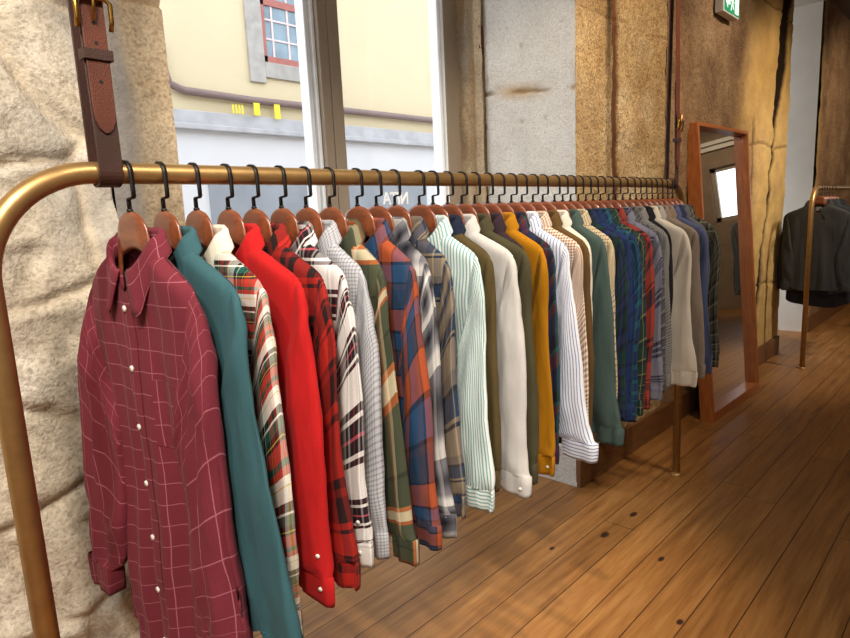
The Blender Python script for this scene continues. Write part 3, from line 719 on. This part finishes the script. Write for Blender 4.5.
F['nightplaid'] = plaid('black_olive_plaid', [(.02, '#45423a'), (.006, '#7a725a'), (.012, '#191919')], [(.024, '#45423a'), (.006, '#7a725a'), (.012, '#191919')])
F['jacket'] = cloth('dark_loden', '#424341'); F['jacket2'] = cloth('black_wool', '#303132'); F['jacket3'] = cloth('charcoal_wool', '#35353a')

HX = [.441,.504,.569,.638,.698,.766,.832,.900,.985,1.048,1.113,1.205,1.260,1.322,1.384,1.444,1.507,1.567,1.632,1.690,1.755,1.815,1.890,1.947,1.998,2.053,2.111,2.165,2.224,2.292,2.351,2.415,2.483,2.540,2.592,2.645,2.703,2.768,2.826,2.877,2.927]
for _ in range(60):
    for i in range(1, 41):
        g = HX[i]-HX[i-1]
        if g < .055: HX[i-1] -= (.055-g)*.4 if i > 1 else 0; HX[i] += (.055-g)*.4 if i < 40 else 0
# short description, fabric, sleeve bottom (absolute z), sleeve swing, extras
SH = [
 ('burgundy windowpane check shirt', 'burgundy', .60, .01, dict(full=True, zh=-1.02, thick=.024, fold=2.1, width=.98)),
 ('plain teal flannel shirt', 'teal', .60, .075, dict(slw=1.3, width=1.22)),
 ('cream tartan shirt with red, green and yellow lines', 'tartan', .61, .0, dict(width=1.12, collar_mat='ivory')),
 ('plain scarlet red shirt', 'red', .655, .0, dict(width=1.22, slw=1.2, near_buttons=True)),
 ('red and black checked shirt', 'redblack', .655, .01, dict(width=1.14)),
 ('white shirt with black and burgundy plaid', 'whiteplaid', .66, .0, dict(width=1.06, near_buttons=True)),
 ('pale grey finely checked shirt', 'greycheck', .64, .0, dict(width=.95)),
 ('olive, orange and cream plaid shirt', 'olivorange', .60, .05, dict(width=.86)),
 ('orange and blue plaid shirt', 'orangeblue', .60, .03, dict(width=.92, slw=1.3)),
 ('charcoal and white shaded check shirt', 'ombre', .60, .04, dict(width=.86, slw=1.2)),
 ('tan and navy plaid shirt', 'tanblue', .62, .0, dict(width=.9)),
 ('white shirt with mint green stripes', 'mint', .607, .0, dict(slw=1.3, width=1.0)),
 ('olive brown shirt with navy collar and black hem', 'khaki', .64, -.02, dict(width=.99, collar_mat='navy', hem_mat='black')),
 ('plain off-white shirt', 'offwhite', .618, .01, dict(slw=1.3, width=1.13, near_buttons='one')),
 ('plain olive flannel shirt', 'olive', .63, -.01, dict(width=1.13)),
 ('plain dark aubergine shirt', 'aubergine', .64, -.03, dict(width=.9)),
 ('mustard yellow shirt', 'mustard', .604, .0, dict(slw=1.2, near_buttons='one')),
 ('navy and maroon plaid shirt', 'navymaroon', .615, -.01, dict(width=.95)),
 ('white shirt with thin blue stripes', 'bluestripe', .622, .075, dict(slw=1.7)),
 ('brown and white gingham shirt', 'gingham', .62, .0, dict(width=1.06)),
 ('plain walnut brown shirt', 'brown', .60, -.01, {}),
 ('pearl white shirt', 'pearl', .64, -.04, dict(width=.88)),
 ('plain pine green shirt', 'green', .585, .05, dict(width=.95, slw=1.4)),
 ('beige and black small check shirt', 'beigecheck', .62, -.01, dict(width=.95)),
 ('green and navy plaid shirt', 'watch', .64, -.01, {}),
 ('royal blue checked shirt', 'royal', .62, -.01, {}),
 ('navy and teal checked shirt', 'tealnavy', .60, -.02, {}),
 ('dark forest green tartan shirt', 'forest', .61, -.02, {}),
 ('rust red and black plaid shirt', 'rust', .62, -.02, {}),
 ('grey shirt with navy bands', 'greynavy', .64, .0, {}),
 ('charcoal checked shirt', 'charcheck', .66, .0, dict(width=.95)),
 ('grey tweedy shirt', 'greytweed', .66, .0, dict(width=.92)),
 ('black cotton shirt', 'black', .74, -.04, dict(width=.85)),
 ('stone coloured canvas overshirt', 'overshirt', .645, .025, dict(slw=1.8, width=1.08)),
 ('silver grey shirt', 'silver', .70, -.06, dict(width=.88)),
 ('taupe finely checked shirt', 'taupe', .655, .02, dict(width=1.08)),
 ('dun brown shirt', 'dun', .70, -.04, dict(width=.88)),
 ('dusty blue denim shirt', 'peri', .65, .015, dict(width=1.04)),
 ('ink blue shirt', 'ink', .70, -.05, dict(width=.88)),
 ('slate grey shirt', 'slate', .70, -.05, dict(width=.88)),
 ('black and olive plaid shirt', 'nightplaid', .64, .0, {}),
]
rr = random.Random(11)
for i, (d, fb, zb, sw, ex) in enumerate(SH):
    ex = dict(ex); yaw = math.radians(rr.uniform(-.8, .8)); x = HX[i]
    if i == 0: yaw = math.radians(4.5)
    for kk in ('collar_mat', 'cuff_mat', 'hem_mat'):
        if kk in ex: ex[kk] = F[ex[kk]]
    zs = zb-H
    ex.setdefault('zh', zs-.02+rr.uniform(0, .05))
    if i == 0: where = ', first on the long rail'
    elif i == 40: where = ', last on the long rail'
    else:
        prev = SH[i-1][0]; where = ''
    lab = d+(where or ' hanging on the long brass rail')
    make_shirt('shirt', lab, 'shirt', (x, 0, H), yaw, F[fb], 20+i, zs=zs, sw=sw, group='shirts on the long brass rail', **ex)
    place_hanger(x, 0, H, yaw, 'brown wooden hanger under the '+d, 'hangers on the long brass rail')

# dark jackets on the second rail
JK = [('dark loden green jacket with pale neck label, nearest on the second rail', 'jacket', 5.97, -.86, dict(label_tag=True, width=1.12)),
      ('black wool jacket behind the loden green one on the second rail', 'jacket2', 6.06, -.90, dict(width=1.28, hooded=True)),
      ('long charcoal jacket on the second rail, third from its near end', 'jacket3', 6.15, -1.02, dict(width=1.25)),
      ('loden green jacket on the second rail, fourth from its near end', 'jacket', 6.25, -.95, dict(width=1.2)),
      ('black wool jacket on the second rail, fifth from its near end', 'jacket2', 6.36, -1.0, dict(width=1.2)),
      ('charcoal jacket on the second rail, farthest from the mirror', 'jacket3', 6.5, -.95, dict(width=1.15))]
hn = ['first', 'second', 'third', 'fourth', 'fifth', 'sixth']
for i, (lab, fb, x, zh, ex) in enumerate(JK):
    yaw = math.radians(rr.uniform(-3, 3))
    make_shirt('jacket', lab, 'jacket', (x, .005, H-.01), yaw, F[fb], 90+i, zs=-.86, zh=zh, sw=.02, group='jackets on the second rail', thick=.026, **ex)
    place_hanger(x, .005, H-.01, yaw, 'wooden hanger under the %s dark jacket on the second rail' % hn[i], 'hangers on the second rail')

# ------------------------------------------------------------------ leaning mirror
mw, mh, md = .93, 1.905, .085
al = math.atan(.155/1.9)
root = thing('mirror', 'tall wood framed mirror leaning on the stone wall beside the rail', 'mirror', (3.95, .112, 0)); root.rotation_euler = (-al, 0, math.radians(-1.0))
t = .022
for nm, lo, hi in (('stile', (0, 0, 0), (t, md, mh)), ('stile', (mw-t, 0, 0), (mw, md, mh)), ('frame_rail', (t, 0, 0), (mw-t, md, .06)), ('frame_rail', (t, 0, mh-t), (mw-t, md, mh))):
    m = MB(); m.box(lo, hi); m.build(nm, M['mirror_wood'], root, bevel=.002)
m = MB(); m.box((t, md*.55, .06), (mw-t, md*.55+.004, mh-t)); m.build('mirror_glass', M['mirror'], root)
m = MB(); m.box((t, md*.55+.006, .06), (mw-t, md*.55+.016, mh-t)); m.build('backing_board', M['cabinet'], root)

# exit sign
root = thing('exit_sign', 'small green emergency exit sign high on the brown stone wall', 'sign', (4.46, WY-.01, 2.60))
m = MB(); m.box((-.15, -.055, 0), (.15, 0, .155)); m.build('housing', M['white_sheet'], root, bevel=.006)
m = MB(); m.box((-.14, -.058, .01), (.14, -.054, .145)); fc = m.build('face', emis('exit_green', '#1c8a5c', .5), root)
m = MB(); em = emis('exit_white', '#dff5ea', .8)
def quad(pts): m.add([(x, -.0595, z) for x, z in pts]+[(x, -.058, z) for x, z in pts], [tuple(range(len(pts))), tuple(range(2*len(pts)-1, len(pts)-1, -1))]+[(i, i+len(pts), (i+1) % len(pts)+len(pts), (i+1) % len(pts)) for i in range(len(pts))])
quad([(.05, .02), (.12, .02), (.12, .135), (.05, .135)])
quad([(-.125, .07), (-.085, .11), (-.085, .085), (-.045, .085), (-.045, .055), (-.085, .055), (-.085, .03)])
quad([(.0+.010*math.cos(a*PI/5), .118+.010*math.sin(a*PI/5)) for a in range(10)])
quad([(-.012, .105), (.012, .105), (.008, .065), (-.012, .065)]); quad([(-.012, .068), (.0, .068), (-.018, .025), (-.03, .028)]); quad([(-.002, .07), (.01, .068), (.03, .045), (.022, .036)]); quad([(.008, .104), (.014, .096), (.034, .08), (.03, .074)]); quad([(-.012, .104), (-.008, .094), (-.032, .078), (-.034, .086)])
m.build('pictogram', em, fc)

root = thing('hinge_pin', 'rusty iron hinge stub on the pale window reveal', 'hinge', (RX-.004, .862, 2.23))
m = MB(); m.box((-.012, -.022, 0), (0, .022, .11)); m.build('plate', M['rust_iron'], root, bevel=.003)
m = MB(); m.tube([(-.014, -.01, .0), (-.014, -.01, .06), (-.014, -.01, .11)], .008, 10); m.build('knuckle', M['rust_iron'], root, True)
# ------------------------------------------------------------------ light
w = bpy.data.worlds.new('World'); bpy.context.scene.world = w; w.use_nodes = True
bg = w.node_tree.nodes['Background']; bg.inputs[0].default_value = (.93, .96, 1, 1); bg.inputs[1].default_value = 3.1
def spot(loc, aim, e, col, size=70, blend=.6, rad=.05):
    l = bpy.data.lights.new('ceiling_spot', 'SPOT'); l.energy = e; l.color = col; l.spot_size = math.radians(size); l.spot_blend = blend; l.shadow_soft_size = rad
    o = bpy.data.objects.new('ceiling_spot', l); C.objects.link(o); o.location = loc
    o.rotation_euler = (Vector(aim)-Vector(loc)).to_track_quat('-Z', 'Y').to_euler(); return o
def area(loc, aim, e, col, sx, sy):
    l = bpy.data.lights.new('ceiling_panel', 'AREA'); l.energy = e; l.color = col; l.shape = 'RECTANGLE'; l.size = sx; l.size_y = sy
    o = bpy.data.objects.new('ceiling_panel', l); C.objects.link(o); o.location = loc
    o.rotation_euler = (Vector(aim)-Vector(loc)).to_track_quat('-Z', 'Y').to_euler(); return o
WARM = (1, .80, .58); NEUT = (1, .92, .82)
area((-.9, -1.9, 3.0), (.5, .1, .8), 40, NEUT, .7, .4)  # soft area fill added to lift the shirts and left wall
spot((-.7, -1.7, 3.2), (.35, .1, .95), 200, NEUT, 46, .6, .10)
spot((1.0, -1.9, 3.25), (1.4, .25, .95), 270, NEUT, 52, .7, .12)
spot((2.4, -1.9, 3.25), (2.7, .3, 1.3), 150, NEUT, 44, .7, .10)
spot((-1.0, -1.0, 3.2), (-.1, .32, .8), 120, (1, .95, .87), 75, .7, .08)
spot((.9, -.9, 3.2), (2.59, .6, 1.75), 110, (1, .88, .72), 30, .8, .06)  # added spot, warms and brightens the pale reveal
spot((2.9, -1.0, 3.2), (3.1, .32, 1.9), 130, WARM, 70, .8, .06)
spot((5.4, -1.2, 3.2), (5.7, .3, 2.0), 120, (1, .78, .52), 62, .9, .06)
spot((4.3, -1.2, 3.2), (4.5, .3, 2.1), 120, (1, .84, .66), 70, .9, .06)
spot((1.5, -.7, 3.25), (1.75, -.1, 0), 170, WARM, 32, .9, .06)
spot((5.3, -1.8, 3.25), (6.0, .1, .9), 230, NEUT, 60, .8, .08)  # added broad spot, brightens the second rail and its jackets
spot((1.5, -2.8, 3.25), (1.8, -4.4, 1.4), 90, WARM, 85, .8, .08)  # added wash on the front wall so the brass reflects something bright
spot((4.5, -2.8, 3.25), (4.5, -4.4, 1.4), 70, WARM, 85, .8, .08)  # second added front wall wash, for the brass
spot((7.2, -1.6, 3.25), (8.6, .32, 1.6), 150, WARM, 80, .8, .08)  # added wide spot, lifts the last stone pier
spot((8.6, -1.6, 3.25), (10.4, -1.9, 1.6), 110, WARM, 80, .8, .08)  # added spot, lights the end wall reflected in the mirror

# ------------------------------------------------------------------ camera
import mathutils
yaw, pitch, roll, foc = .772251, .1664733, .046301, 604.4325
f = Vector((math.cos(yaw)*math.cos(pitch), math.sin(yaw)*math.cos(pitch), -math.sin(pitch)))
r = Vector((math.sin(yaw), -math.cos(yaw), 0)); dn = f.cross(r)
r2 = r*math.cos(roll)+dn*math.sin(roll); d2 = -r*math.sin(roll)+dn*math.cos(roll)
cam = bpy.data.cameras.new('camera'); cam.sensor_width = 36; cam.lens = foc/850*36; cam.clip_start = .05
co = bpy.data.objects.new('camera', cam); C.objects.link(co)
R = Matrix((r2, -d2, -f)).transposed()
co.matrix_world = Matrix.Translation((0, -1.17512, 1.3961)) @ R.to_4x4()
bpy.context.scene.camera = co
vs = bpy.context.scene.view_settings
vs.view_transform = 'Standard'; vs.look = 'None'; vs.gamma = 1; vs.use_curve_mapping = False; vs.exposure = 0
